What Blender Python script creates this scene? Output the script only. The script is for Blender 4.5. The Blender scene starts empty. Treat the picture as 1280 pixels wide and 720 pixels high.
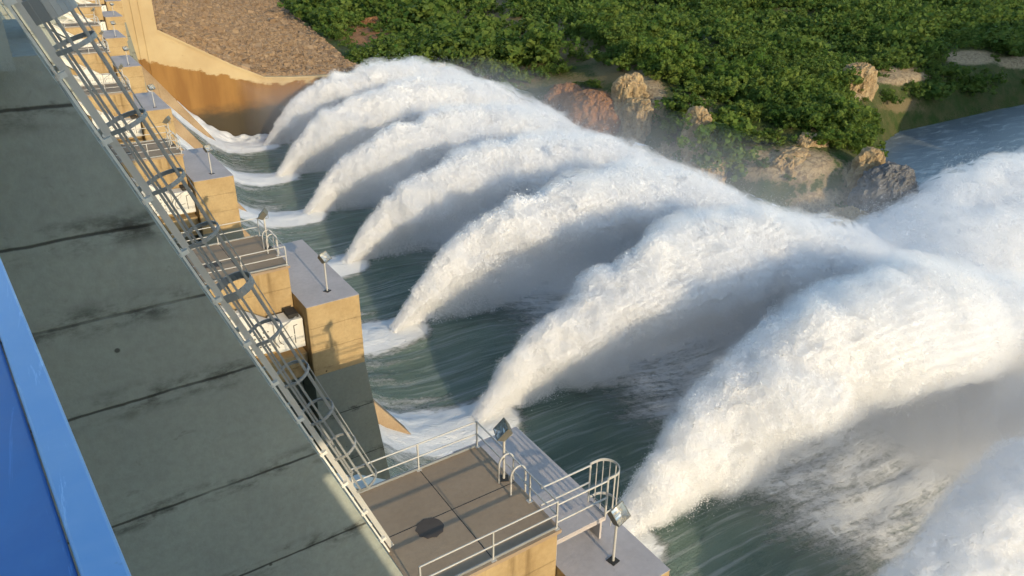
import bpy, math, random
import numpy as np
from mathutils import Vector, Matrix

random.seed(7)
rng = np.random.default_rng(11)
scn = bpy.context.scene
C = scn.collection
R = math.radians

# ------------------------------------------------------------------ helpers
def tag(o, label=None, cat=None, group=None, kind=None):
    if label: o['label'] = label
    if cat: o['category'] = cat
    if group: o['group'] = group
    if kind: o['kind'] = kind
    return o

def thing(name, label, cat, loc=(0, 0, 0), group=None, rotz=0):
    o = bpy.data.objects.new(name, None)
    C.objects.link(o)
    o.empty_display_size = 0.5
    o.location = loc
    o.rotation_euler = (0, 0, rotz)
    return tag(o, label, cat, group)

def copy_tree(o, parent=None):
    c = o.copy()
    C.objects.link(c)
    c.parent = parent
    for ch in list(o.children):
        copy_tree(ch, c)
    return c

class MB:
    """collects boxes, prisms and tubes and links them as one mesh"""
    def __init__(s):
        s.v = []; s.f = []; s.mi = []; s.sm = []
    def add(s, vs, fs, mi=0, smooth=False):
        b = len(s.v)
        s.v += [tuple(map(float, p)) for p in vs]
        for f in fs:
            s.f.append([b + i for i in f]); s.mi.append(mi); s.sm.append(smooth)
        return s
    def box(s, x0, x1, y0, y1, z0, z1, mi=0):
        return s.add([(x0,y0,z0),(x1,y0,z0),(x1,y1,z0),(x0,y1,z0),(x0,y0,z1),(x1,y0,z1),(x1,y1,z1),(x0,y1,z1)],
                     [(0,3,2,1),(4,5,6,7),(0,1,5,4),(1,2,6,5),(2,3,7,6),(3,0,4,7)], mi)
    def prism(s, pts, y0, y1, mi=0):
        """polygon in XZ (counter-clockwise seen from -Y) extruded along Y"""
        n = len(pts)
        vs = [(x, y0, z) for x, z in pts] + [(x, y1, z) for x, z in pts]
        fs = [tuple(range(n)), tuple(range(2*n-1, n-1, -1))]
        for i in range(n):
            j = (i+1) % n
            fs.append((i, n+i, n+j, j))
        return s.add(vs, fs, mi)
    def bar(s, a, b, w, h, mi=0, up=(0,1,0)):
        """rectangular bar from a to b, w along 'up', h across"""
        a = Vector(a); b = Vector(b); d = (b-a).normalized()
        u = Vector(up); u = (u - d*u.dot(d)).normalized(); t = d.cross(u)
        vs = []
        for p in (a, b):
            for i, j in ((-1,-1),(1,-1),(1,1),(-1,1)):
                vs.append(p + u*(i*w/2) + t*(j*h/2))
        return s.add(vs, [(0,1,2,3),(7,6,5,4),(0,4,5,1),(1,5,6,2),(2,6,7,3),(3,7,4,0)], mi)
    def tube(s, pts, r, n=8, mi=0, closed=False):
        pts = [Vector(p) for p in pts]
        rings = []
        up = None
        m = len(pts)
        for i, p in enumerate(pts):
            d = (pts[min(i+1, m-1)] - pts[max(i-1, 0)]).normalized()
            if up is None:
                up = Vector((0,0,1)) if abs(d.z) < .9 else Vector((1,0,0))
            u = (up - d*up.dot(d)).normalized(); up = u
            t = d.cross(u)
            rings.append([p + (u*math.cos(k*2*math.pi/n) + t*math.sin(k*2*math.pi/n))*r for k in range(n)])
        vs = [q for rg in rings for q in rg]
        fs = []
        for i in range(m-1):
            for k in range(n):
                k2 = (k+1) % n
                fs.append((i*n+k, i*n+k2, (i+1)*n+k2, (i+1)*n+k))
        b = len(s.v)
        s.add(vs, fs, mi, True)
        s.add(rings[0], [tuple(range(n-1, -1, -1))], mi)
        s.add(rings[-1], [tuple(range(n))], mi)
        return s
    def build(s, name, mats, parent=None, bevel=0):
        me = bpy.data.meshes.new(name)
        me.from_pydata(s.v, [], s.f)
        if not isinstance(mats, (list, tuple)): mats = [mats]
        for m in mats: me.materials.append(m)
        me.polygons.foreach_set('material_index', s.mi)
        me.polygons.foreach_set('use_smooth', s.sm)
        me.update()
        o = bpy.data.objects.new(name, me)
        C.objects.link(o)
        if parent: o.parent = parent
        if bevel:
            b = o.modifiers.new('edge', 'BEVEL'); b.width = bevel; b.segments = 2; b.limit_method = 'ANGLE'
        return o

def np_mesh(name, verts, faces, mat, smooth=False, parent=None):
    """fast mesh from numpy arrays, all faces of one size"""
    me = bpy.data.meshes.new(name)
    nv, nf, k = len(verts), len(faces), faces.shape[1]
    me.vertices.add(nv); me.vertices.foreach_set('co', verts.astype(np.float32).ravel())
    me.loops.add(nf*k); me.loops.foreach_set('vertex_index', faces.astype(np.int32).ravel())
    me.polygons.add(nf)
    me.polygons.foreach_set('loop_start', np.arange(0, nf*k, k, dtype=np.int32))
    me.polygons.foreach_set('use_smooth', np.full(nf, smooth))
    me.update(calc_edges=True)
    for m in (mat if isinstance(mat, (list, tuple)) else [mat]): me.materials.append(m)
    o = bpy.data.objects.new(name, me)
    C.objects.link(o)
    if parent: o.parent = parent
    return o

def vnoise(p, seed=0):
    i = np.floor(p).astype(np.int64); f = p - i
    f = f*f*(3-2*f)
    def h(a, b, c):
        n = (a*73856093) ^ (b*19349663) ^ (c*83492791) ^ (seed*2654435761)
        n = (n ^ (n >> 13)) * 1274126177
        n = n & 0x7fffffff
        n = (n ^ (n >> 16)) & 0xffff
        return n / 65535.0
    x, y, z = i[:,0], i[:,1], i[:,2]
    r = 0
    for dx in (0,1):
        wx = f[:,0] if dx else 1-f[:,0]
        for dy in (0,1):
            wy = f[:,1] if dy else 1-f[:,1]
            for dz in (0,1):
                wz = f[:,2] if dz else 1-f[:,2]
                r = r + wx*wy*wz*h(x+dx, y+dy, z+dz)
    return r

def fbm(p, octaves=3, seed=0):
    a = .5; s = 0; t = 0
    for o in range(octaves):
        s = s + a*vnoise(p*(2**o) + 17.3*o, seed+o); t += a; a *= .5
    return s/t

def sstep(a, b, x):
    t = np.clip((x-a)/(b-a), 0, 1)
    return t*t*(3-2*t)

# ------------------------------------------------------------------ materials
class NT:
    def __init__(s, name):
        s.m = bpy.data.materials.new(name); s.m.use_nodes = True
        s.t = s.m.node_tree; s.b = s.t.nodes['Principled BSDF']
    def n(s, typ, **kw):
        x = s.t.nodes.new(typ)
        for k, v in kw.items(): setattr(x, k, v)
        return x
    def link(s, a, b): s.t.links.new(a, b)
    def coord(s, scale=(1,1,1), kind='Object'):
        c = s.n('ShaderNodeTexCoord'); mp = s.n('ShaderNodeMapping')
        mp.inputs['Scale'].default_value = scale
        s.link(c.outputs[kind], mp.inputs['Vector'])
        return mp.outputs['Vector']
    def noise(s, vec, scale=1, detail=4, rough=.55, dist=0):
        x = s.n('ShaderNodeTexNoise')
        x.inputs['Scale'].default_value = scale; x.inputs['Detail'].default_value = detail
        x.inputs['Roughness'].default_value = rough; x.inputs['Distortion'].default_value = dist
        s.link(vec, x.inputs['Vector'])
        return x.outputs['Fac']
    def ramp(s, fac, a, b):
        x = s.n('ShaderNodeMapRange', interpolation_type='SMOOTHSTEP')
        x.inputs['From Min'].default_value = a; x.inputs['From Max'].default_value = b
        s.link(fac, x.inputs['Value'])
        return x.outputs['Result']
    def math(s, op, a, b=None, c=None):
        x = s.n('ShaderNodeMath', operation=op)
        for i, v in enumerate((a, b, c)):
            if v is None: continue
            if isinstance(v, (int, float)): x.inputs[i].default_value = v
            else: s.link(v, x.inputs[i])
        return x.outputs[0]
    def mix(s, fac, a, b):
        x = s.n('ShaderNodeMix', data_type='RGBA')
        for sock, v in ((x.inputs['Factor'], fac), (x.inputs['A'], a), (x.inputs['B'], b)):
            if isinstance(v, (int, float)): sock.default_value = v
            elif isinstance(v, (tuple, list)): sock.default_value = (*v, 1)
            else: s.link(v, sock)
        return x.outputs['Result']
    def sep(s, vec):
        x = s.n('ShaderNodeSeparateXYZ'); s.link(vec, x.inputs[0]); return x.outputs
    def bump(s, h, strength=.3, dist=.05):
        x = s.n('ShaderNodeBump'); x.inputs['Strength'].default_value = strength
        x.inputs['Distance'].default_value = dist
        s.link(h, x.inputs['Height']); s.link(x.outputs['Normal'], s.b.inputs['Normal'])
    def out(s, col=None, rough=.8, metal=0, spec=.3):
        if col is not None:
            if isinstance(col, (tuple, list)): s.b.inputs['Base Color'].default_value = (*col, 1)
            else: s.link(col, s.b.inputs['Base Color'])
        if isinstance(rough, (int, float)): s.b.inputs['Roughness'].default_value = rough
        else: s.link(rough, s.b.inputs['Roughness'])
        s.b.inputs['Metallic'].default_value = metal
        s.b.inputs['Specular IOR Level'].default_value = spec
        return s.m

def concrete(name, a, b, dark, streak=1.0, joints=None, bump=.35, jl=1.0):
    t = NT(name)
    v = t.coord()
    big = t.ramp(t.noise(v, .35, 5, .6), .3, .7)
    fine = t.noise(v, 5, 5, .65)
    col = t.mix(big, a, b)
    vs = t.coord((.9, .9, .07))
    st = t.ramp(t.noise(vs, 1.3, 5, .6), .54, .78)
    col = t.mix(t.math('MULTIPLY', st, .55*streak), col, dark)
    pits = t.ramp(t.noise(v, 1.6, 3, .7, .4), .66, .74)
    col = t.mix(t.math('MULTIPLY', pits, .35), col, dark)
    sp = t.ramp(fine, .3, .75)
    col = t.mix(t.math('MULTIPLY', sp, .22), col, dark)
    if joints:
        vo = t.n('ShaderNodeTexVoronoi'); vo.inputs['Scale'].default_value = .9; t.link(v, vo.inputs['Vector'])
        hole = t.math('SUBTRACT', 1, t.ramp(vo.outputs['Distance'], .035, .06))
        col = t.mix(t.math('MULTIPLY', hole, .8), col, tuple(c*.3 for c in dark))
    h = fine
    if joints:
        o = t.sep(t.coord())
        wob = t.math('MULTIPLY', t.math('SUBTRACT', t.noise(v, 2.0, 4), .5), .07)
        z = t.math('ADD', o[2], wob)
        dmin = None
        for zj in joints:
            d = t.math('ABSOLUTE', t.math('SUBTRACT', z, zj))
            dmin = d if dmin is None else t.math('MINIMUM', dmin, d)
        line = t.math('SUBTRACT', 1, t.ramp(dmin, .012, .045))
        wide = t.math('SUBTRACT', 1, t.ramp(dmin, .03, .5))
        patch = t.ramp(t.noise(t.coord((.8,.8,1.6)), 1.1, 5, .7), .45, .68)
        col = t.mix(t.math('MULTIPLY', t.math('MULTIPLY', wide, patch), .85*jl), col, tuple(c*.35 for c in dark))
        lp = t.ramp(t.noise(v, .5, 3), .25, .5)
        col = t.mix(t.math('MULTIPLY', t.math('MULTIPLY', line, lp), .8*jl), col, tuple(c*.2 for c in dark))
        h = t.math('SUBTRACT', h, t.math('MULTIPLY', line, .6))
    t.bump(h, bump, .04)
    return t.out(col, .85, 0, .25)

M = {}
ZB = -56.0                                   # pier base (top of the chute apron)
def L(z): return z - ZB                      # world height -> pier-local height
JO = [L(z) for z in (-3.0, -5.25, -6.87, -8.76, -11.52, -14.2, -17.0)]
M['wall'] = concrete('lift_concrete', (.33,.36,.325), (.285,.31,.285), (.12,.11,.09), .5, JO)
M['pier'] = concrete('pier_concrete', (.46,.34,.18), (.37,.262,.13), (.15,.095,.042), 2.0, [L(z) for z in (-18.9,-20.6,-22.0,-23.2)], .35, .3)
M['nose_top'] = concrete('skylit_concrete', (.50,.455,.44), (.43,.39,.375), (.27,.235,.22), .2)  # greyer than the pier sides: grazing sun and sky tint put into the colour
M['deck'] = concrete('deck_concrete', (.36,.275,.19), (.31,.23,.155), (.20,.145,.10), .2)
M['deep'] = concrete('shaded_concrete', (.24,.25,.21), (.20,.21,.175), (.09,.09,.075), .6, [L(z) for z in (-26.5,-30,-34,-39,-44)])  # grey-green: shade on the lower piers is put into the colour
M['divider'] = concrete('divider_concrete', (.36,.27,.17), (.28,.20,.12), (.10,.06,.03), 1.0)

def paint(name, col, rust=(.16,.09,.05), rough=.5, amt=.5, metal=0):
    t = NT(name); v = t.coord()
    f = t.ramp(t.noise(v, 2.3, 6, .7), .55, .78)
    c = t.mix(t.math('MULTIPLY', f, amt), col, rust)
    g = t.ramp(t.noise(v, .8, 3), .3, .8)
    c = t.mix(t.math('MULTIPLY', g, .25), c, tuple(x*.6 for x in col))
    t.bump(t.noise(v, 18, 3), .12, .01)
    return t.out(c, rough, metal, .4)
M['galv'] = paint('galvanised_steel', (.30,.31,.31), (.17,.12,.08), .5, .55, .25)
M['galv_light'] = paint('galvanised_rail', (.52,.51,.48), (.25,.19,.13), .5, .4, .15)
M['white_steel'] = paint('white_painted_steel', (.70,.69,.64), (.30,.21,.12), .45, .65)
M['lamp_body'] = paint('lamp_housing', (.16,.155,.13), (.1,.08,.05), .45, .3, .3)
M['drain'] = paint('drain_iron', (.085,.065,.05), (.14,.09,.06), .7, .6)
M['dark'] = paint('dark_rubber', (.03,.028,.025), (.05,.04,.03), .7, .3)
t = NT('lamp_reflector'); M['reflector'] = t.out((.75,.74,.70), .25, .85, .5)
t = NT('black_marking'); M['mark'] = t.out((.02,.02,.02), .6)
M['blue'] = paint('blue_painted_steel', (.055,.19,.46), (.09,.25,.52), .42, .5)
def scuffed(name, col, pale):
    t = NT(name); v = t.coord()
    a = t.ramp(t.noise(v, 3.2, 5, .65, .6), .42, .72); b = t.ramp(t.noise(t.coord((14,1.2,9)), 1.6, 5, .75, 1.2), .60, .70)
    c = t.mix(t.math('MULTIPLY', a, .55), col, pale); c = t.mix(t.math('MULTIPLY', b, .55), c, tuple(min(1,x*1.35) for x in pale))
    d = t.ramp(t.noise(v, 9, 4, .7), .66, .74); c = t.mix(t.math('MULTIPLY', d, .5), c, (.10,.12,.15))
    t.bump(t.noise(v, 6, 3), .15, .01)
    return t.out(c, t.math('ADD', t.math('MULTIPLY', a, .25), .35), 0, .4)
M['blue'] = scuffed('blue_painted_steel', (.048,.17,.44), (.085,.24,.52))
M['blue_light'] = scuffed('pale_blue_paint', (.20,.41,.72), (.34,.53,.78))

# training wall concrete: dry above, brown damp band and black slime below
t = NT('training_wall_concrete'); v = t.coord(); o = t.sep(v)
col = t.mix(t.ramp(t.noise(v, .12, 5, .6), .3, .7), (.46,.36,.205), (.40,.30,.165))
crk = t.ramp(t.noise(t.coord((.10,.1,.35)), 1.2, 6, .7, .8), .62, .70)
col = t.mix(t.math('MULTIPLY', crk, .55), col, (.20,.13,.06))
w1 = t.math('ADD', t.math('MULTIPLY', t.math('SUBTRACT', t.noise(t.coord((.22,.22,.5)), 1, 5, .65), .5), 4.5), o[2])
w1b = t.math('ADD', w1, t.math('MULTIPLY', t.math('SUBTRACT', t.math('MINIMUM', t.math('MAXIMUM', o[0], 28), 60), 28), .30))
band = t.math('SUBTRACT', 1, t.ramp(w1b, -34.2, -33.6))
col = t.mix(band, col, t.mix(t.ramp(t.noise(t.coord((.3,.3,.05)), 1, 4), .35, .7), (.27,.145,.045), (.20,.10,.03)))
slime = t.math('SUBTRACT', 1, t.ramp(w1, -50.5, -46.5))
col = t.mix(t.math('MULTIPLY', slime, .92), col, (.045,.042,.03))
t.bump(t.noise(v, 2, 5, .65), .3, .1)
M['training'] = t.out(col, .85, 0, .25)

# ------------------------------------------------------------------ camera, sky, sun
cam = bpy.data.cameras.new('camera'); co = bpy.data.objects.new('camera', cam); C.objects.link(co)
yaw, pit, rol = R(34.06), R(26.36), R(-0.807)
fw = Vector((math.sin(yaw)*math.cos(pit), math.cos(yaw)*math.cos(pit), -math.sin(pit)))
rt0 = Vector((math.cos(yaw), -math.sin(yaw), 0)); dn0 = fw.cross(rt0)
rt = rt0*math.cos(rol) + dn0*math.sin(rol); dn = -rt0*math.sin(rol) + dn0*math.cos(rol)
co.matrix_world = Matrix(((rt.x, -dn.x, -fw.x, 0), (rt.y, -dn.y, -fw.y, 0), (rt.z, -dn.z, -fw.z, 0), (0,0,0,1)))
cam.sensor_width = 36; cam.lens = 36*954.6/1280
cam.shift_x = -4.9/1280; cam.shift_y = -6.4/1280
cam.clip_start = .05; cam.clip_end = 6000
scn.camera = co

EL = 15.5
w = bpy.data.worlds.new('World'); scn.world = w; w.use_nodes = True
nt = w.node_tree
sky = nt.nodes.new('ShaderNodeTexSky'); sky.sky_type = 'NISHITA'; sky.sun_disc = False
sky.sun_elevation = R(EL); sky.sun_rotation = R(182); sky.air_density = 1.25; sky.dust_density = .6; sky.ozone_density = 1.7
bg = nt.nodes['Background']; bg.inputs['Strength'].default_value = .15
nt.links.new(sky.outputs[0], bg.inputs['Color'])
sun = bpy.data.lights.new('sun', 'SUN'); sun.energy = 2.0; sun.angle = R(.5); sun.color = (1, .81, .54)
so = bpy.data.objects.new('sun', sun); C.objects.link(so)
az = .035
sd = Vector((az*math.cos(R(EL)), math.sqrt(1-az*az)*math.cos(R(EL)), -math.sin(R(EL))))
so.rotation_euler = sd.to_track_quat('-Z', 'Y').to_euler()
so.location = (0, -60, 60)
scn.view_settings.view_transform = 'Standard'; scn.view_settings.look = 'None'
scn.view_settings.exposure = 0.95; scn.view_settings.gamma = 1
try:
    scn.cycles.use_denoising = True
    scn.cycles.denoiser = 'OPENIMAGEDENOISE'
except Exception: pass
scn.cycles.max_bounces = 10; scn.cycles.diffuse_bounces = 6; scn.cycles.transmission_bounces = 6
scn.cycles.transparent_max_bounces = 16
scn.cycles.use_adaptive_sampling = True; scn.cycles.adaptive_threshold = .03; scn.cycles.adaptive_min_samples = 16

# ------------------------------------------------------------------ piers
FX = [14.38, 13.71, 13.58, 14.19, 15.91, 18.24, 21.91, 25.73]
FY = [12.1, 35.6, 59.7, 84.8, 110.5, 136.0, 162.0, 188.0]
def shift_at(Y):
    return np.interp(Y, [-20]+FY+[215], [14.0-13.6]+[x-13.6 for x in FX]+[16.0])

zn = L(-19.27)           # top of the nose block
zp = L(-17.57)           # top of the platform
KS = .378                # batter of the upper block's downstream face
def make_pier():
    root = thing('spillway_pier', 'x', 'pier', (0,0,0), 'concrete piers between the spillway gates')
    # lower shaft
    m = MB(); m.prism([(-46,0),(-3.05,0),(-3.05,L(-20.5)),(-46,L(-20.5))], 2.12, 6.9)
    m.build('shaft', M['deep'], root)
    # nose block: tan upper faces, lower flare with shade put into its colour
    m = MB(); m.box(-3.0, 0, 0, 9, L(-23.6), zn)
    m.build('nose_block', M['pier'], root, .05)
    m = MB(); m.box(-3.0, -.0, .0, 9, zn+.001, zn+.022)
    m.build('nose_skylit_top', M['nose_top'], root)  # thin sheet carrying the painted sky tint of the nose top
    m = MB(); m.prism([(-3.4,0),(3.6,0),(.0,L(-23.6)),(-3.0,L(-23.6))], .02, 8.98)
    m.build('nose_footing', M['deep'], root)
    # platform carried above the trunnion
    m = MB(); m.box(-7.9, -3.05, 2.1, 7.0, L(-20.5), zp-.14)
    m.build('platform_block', M['pier'], root, .04)
    m = MB(); m.box(-7.95, -2.98, 2.0, 7.1, zp-.14, zp)
    for y in (3.7, 5.3): pass
    m.box(-5.45, -5.42, 2.02, 7.08, zp, zp+.004, 1)
    m.box(-7.9, -3.0, 4.62, 4.65, zp, zp+.004, 1)
    m.build('platform_slab', [M['deck'], M['dark']], root)
    # damp round drain cover on the platform
    m = MB(); n = 20
    rr = [.44*(1+.06*math.sin(3*k)) for k in range(n)]
    ring = [(-6.42+rr[k]*math.cos(k*2*math.pi/n), 4.3+rr[k]*math.sin(k*2*math.pi/n)) for k in range(n)]
    vs = [(x,y,zp) for x,y in ring]+[(x,y,zp+.012) for x,y in ring]
    m.add(vs, [tuple(range(n,2*n))]+[(k,(k+1)%n,n+(k+1)%n,n+k) for k in range(n)])
    m.build('drain_cover', M['drain'], root)
    # corbel under the trunnion
    m = MB(); m.box(-9.5, -3.06, .55, 2.1, L(-23.0), L(-22.25)); m.box(-9.2, -3.06, .9, 2.1, L(-23.9), L(-23.05)); m.box(-9.5,-3.06,1.3,2.1,L(-22.2),L(-21.2))
    m.build('trunnion_corbel', M['pier'], root, .04)
    # tall upstream block with the battered downstream face
    zt = L(-2.2); z0 = L(-20.6)
    xf = lambda z: -7.96 - (z - zp)*KS
    m = MB(); m.prism([(-46, z0), (xf(z0)-.0, z0), (xf(zp), zp), (xf(zt), zt), (-46, zt)], 2.2, 6.95)
    m.build('upper_block', M['wall'], root)
    # sloping divider wall running down the chute behind the nose
    m = MB(); m.prism([(.4,0),(17.6,0),(16.9,L(-55.2)),(5.8,L(-38.9)),(.4,L(-31.3))], 3.55, 5.45)
    m.build('divider_wall', M['divider'], root, .05)
    return root

ords = ['the one under the caged ladder in front', 'second from the caged ladder', 'third from the caged ladder', 'fourth from the caged ladder',
        'fifth from the caged ladder', 'sixth from the caged ladder', 'seventh from the caged ladder', 'last one before the stained end wall']
pier0 = make_pier()
piers = []
for i in range(8):
    p = pier0 if i == 0 else copy_tree(pier0)
    p.location = (FX[i], FY[i], ZB)
    p['label'] = 'tan concrete spillway pier, ' + ords[i]
    if i == 1:
        for ch in list(p.children):
            if ch.name.startswith('divider_wall'): bpy.data.objects.remove(ch)
    piers.append(p)

def P(i, x, y, z):      # pier-local (world height) to world
    return (FX[i]+x, FY[i]+y, z)

# ------------------------------------------------------------------ platform railings
def make_railing(post_w=.05):
    root = thing('guard_railing', 'x', 'railing', (0,0,0), 'guard railings round the pier platforms')
    z0, y0, y1, x0, x1 = 0, 2.12, 6.95, -7.85, -3.1
    def post(x, y):
        m = MB(); m.bar((x,y,z0),(x,y,z0+1.12), post_w, post_w); m.bar((x-.09,y,.006),(x+.09,y,.006), .18, .012)
        m.build('post', M['galv_light'], root)
    def rail(a, b):
        m = MB(); m.tube([a,b], .028, 8); m.build('rail', M['galv_light'], root)
    for x in (x1, -5.45, x0): post(x, y0)
    for x in (x1, -5.45, x0): post(x, y1)
    post(x1, 3.6)
    for z in (.57, 1.1):
        rail((x0,y0,z),(x1,y0,z)); rail((x0,y1,z),(x1,y1,z)); rail((x1,y0,z),(x1,y1,z))
    for yy in (y0, y1):
        m = MB(); m.box(x0,x1,yy-.02,yy+.02,.01,.10); m.build('kick_plate', M['galv'], root)
    return root
rl0 = make_railing()
for i in range(8):
    r_ = rl0 if i == 0 else copy_tree(rl0)
    r_.location = P(i, 0, 0, -17.57)
    r_['label'] = 'steel guard railing of the pier platform, ' + ords[i]

# inverted-U grab rails at the step down to the nose
def make_grab():
    root = thing('grab_rail_ladder', 'x', 'ladder', (0,0,0), 'arched grab rails stepping down from the platforms')
    for y in (0, .72):
        pts = [(-.55,y,0), (-.55,y,.75)]
        for k in range(1, 10):
            a = math.pi - k*math.pi/10
            pts.append((-.26+.29*math.cos(a), y, .75+.36*math.sin(a)))
        pts += [(.03,y,.75), (.03,y,-1.66)]
        m = MB(); m.tube(pts, .034, 8); m.build('grab_rail', M['galv_light'], root)
    for z in (-.3, -.6, -.9, -1.2, -1.5):
        m = MB(); m.tube([(.03,0,z),(.03,.72,z)], .018, 6); m.build('rung', M['galv'], root)
    return root
g0 = make_grab()
for i in range(8):
    g = g0 if i == 0 else copy_tree(g0)
    g.location = P(i, -2.93, 4.15, -17.57)
    g['label'] = 'arched steel grab rails of the pier platform, ' + ords[i]

# ------------------------------------------------------------------ floodlights
def make_lamp(h):
    root = thing('floodlight', 'x', 'floodlight', (0,0,0), 'floodlights on the pier tops')
    m = MB(); m.bar((-.16,0,.012),(.16,0,.012), .32, .024); 
    m.build('base_plate', M['dark'], root)
    m = MB(); m.tube([(0,0,.02),(0,0,h-.25)], .045, 8); m.build('pole', M['galv_light'], root)
    m = MB(); m.tube([(-.24,0,h+.05),(-.24,.0,h-.2),(0,0,h-.26),(.24,0,h-.2),(.24,0,h+.05)], .022, 6)
    m.build('yoke', M['galv'], root)
    # housing: open box tilted towards the water (+X)
    hd = MB()
    a = [(-.22,-.10),(.22,-.17),(.22,.17),(-.22,.10)]
    outer = [(-.14,-.24,-.20),(-.14,.24,-.20),(-.14,.24,.20),(-.14,-.24,.20),(.16,-.33,-.28),(.16,.33,-.28),(.16,.33,.28),(.16,-.33,.28)]
    inner = [(-.09,-.20,-.16),(-.09,.20,-.16),(-.09,.20,.16),(-.09,-.20,.16),(.16,-.30,-.25),(.16,.30,-.25),(.16,.30,.25),(.16,-.30,.25)]
    hd.add(outer+inner, [(0,3,2,1),(0,1,5,4),(1,2,6,5),(2,3,7,6),(3,0,4,7),(4,5,13,12),(5,6,14,13),(6,7,15,14),(7,4,12,15)])
    hob = hd.build('lamp_head', M['lamp_body'], root)
    lens = MB(); lens.add(inner, [(0,1,2,3),(0,4,5,1),(1,5,6,2),(2,6,7,3),(3,7,4,0)])
    lens.tube([(-.02,-.16,0),(-.02,.16,0)], .05, 8)
    lob = lens.build('reflector', M['reflector'], hob)
    hob.location = (0,0,h)
    hob.rotation_euler = (0, R(38), R(8))
    return root
lamps = [make_lamp(2.0)]
spots = []
for i in range(8):
    spots.append((i, -1.32, 1.3, -19.248, 'on the bare nose of the pier, '))
    spots.append((i, -3.22, 4.98, -17.57, 'by the pier grab rails, '))
for k, (i, x, y, z, lb) in enumerate(spots):
    o = lamps[0] if k == 0 else copy_tree(lamps[0])
    o.location = P(i, x, y, z)
    o.rotation_euler = (0, 0, R(-6 + 5*((k*7) % 5)) + (R(150) if k % 2 else R(-75)))
    if k % 2 == 0: [c_ for c_ in o.children if c_.name.startswith('lamp_head')][0].rotation_euler = (0, R(-42), R(6))
    o['label'] = 'floodlight ' + lb + ords[i]

# ------------------------------------------------------------------ gangway with caged end, first pier only
root = thing('cage_gangway', 'short grey gangway with rails ending in a round safety cage at the pier edge', 'gangway', P(0, -3.0, 2.1, -17.57))
m = MB(); m.box(0, 2.05, .12, .98, -.72, -.66); m.bar((0,.14,-.78),(2.05,.14,-.78), .06, .12); m.bar((0,.96,-.78),(2.05,.96,-.78), .06, .12)
m.box(.02,.1,.2,.9,-1.68,-.72); m.box(1.9,1.98,.2,.9,-1.68,-.72)
m.build('walkway', M['nose_top'], root)
for y in (.1, 1.0):
    for z in (.16, .88):
        m = MB(); m.tube([(-.02,y,z),(2.0,y,z)], .034, 8); m.build('rail', M['galv_light'], root)
    m = MB(); m.tube([(2.0,y,-.66),(2.0,y,.98)], .034, 8); m.build('post', M['galv_light'], root)
for z in (-.5, .95):
    pts = [(2.0,.1,z)]
    for k in range(13):
        a = -math.pi/2 + k*math.pi/12
        pts.append((2.28+.45*math.cos(a), .55+.45*math.sin(a), z))
    pts.append((2.0,1.0,z))
    m = MB()
    for p, q in zip(pts[:-1], pts[1:]): m.bar(p, q, .10, .022, 0, (0,0,1))
    m.build('hoop', M['galv_light'], root)
for k in range(7):
    a = -math.pi/2 + k*math.pi/6
    x, y = 2.28+.45*math.cos(a), .55+.45*math.sin(a)
    m = MB(); m.tube([(x,y,.99),(x,y,-1.2)], .021, 6); m.build('cage_bar', M['galv_light'], root)
for z in (-.3,-.6,-.9,-1.2,-1.5):
    m = MB(); m.tube([(2.03,.2,z),(2.03,.9,z)], .018, 6); m.build('rung', M['galv'], root)

# ------------------------------------------------------------------ caged ladder on the battered face of the first pier
lad = thing('caged_ladder', 'long grey steel ladder with hooped safety cage up the shaded concrete slope', 'ladder', P(0, -7.96, 4.2, -17.57))
du = Vector((-KS, 0, 1)).normalized()                 # up the slope
ou = Vector((1, 0, KS)).normalized()                  # out of the slope
def lp(y, s, h): return Vector((0, y, 0)) + du*s + ou*h
S1 = 17.6
stand = .20
m = MB(); m.bar(lp(0,.02,stand), lp(0,S1,stand), .07, .15, 0, (0,1,0)); m.build('stile', M['galv_light'], lad)
m = MB(); m.bar(lp(.62,.02,stand), lp(.62,S1,stand), .09, .15, 0, (0,1,0)); m.build('stile', M['galv_light'], lad)
m = MB(); m.bar(lp(-.13,.02,.05), lp(-.13,S1,.05), .05, .05, 0, (0,1,0)); m.build('cable_tray', M['white_steel'], lad)
k = 0
s = .35
while s < S1-.2:
    m = MB(); m.tube([lp(0,s,stand), lp(.62,s,stand)], .013, 6); m.build('rung', M['galv'], lad)
    s += .42
s = .6
while s < S1-.2:
    for yb, wb in ((-.08,.12),(.69,.08)):
        m = MB(); m.bar(lp(yb,s,0), lp(yb,s,stand), wb, .10); m.build('bracket', M['white_steel'], lad)
    s += 1.37
hoops = [2.75, 4.21, 5.67, 7.13, 8.6, 10.06, 11.57, 12.96, 14.36, 16.0, 16.75]
cy, rad = .31, .45
def arc(a): return cy - rad*math.cos(a), stand + .32 + .50*math.sin(a)
for j, s in enumerate(hoops):
    m = MB()
    pts = [lp(.0, s, stand)] + [lp(arc(a)[0], s, arc(a)[1]) for a in np.linspace(0, math.pi, 15)] + [lp(.62, s, stand)]
    wd = .085 if j not in (5, 10) else .20
    if j == 10: wd = .42
    for p, q in zip(pts[:-1], pts[1:]): m.bar(p, q, wd, .03, 0, du)
    m.build('hoop', M['galv'], lad)
bars = [(-.07,.38),(-.135,.58)] + [arc(a) for a in (math.pi*.28, math.pi*.5, math.pi*.72)] + [(.74,.46)]
for y, h in bars:
    m = MB(); m.bar(lp(y, hoops[0]-.03, h-.01), lp(y, S1, h-.01), .055, .025, 0, tuple(ou) if y < .1 or y > .5 else (0,1,0))
    m.build('cage_bar', M['galv'], lad)
m = MB(); m.tube([lp(.95,.4,.06), lp(.95,S1,.06)], .02, 6); m.build('cable', M['dark'], lad)

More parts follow.
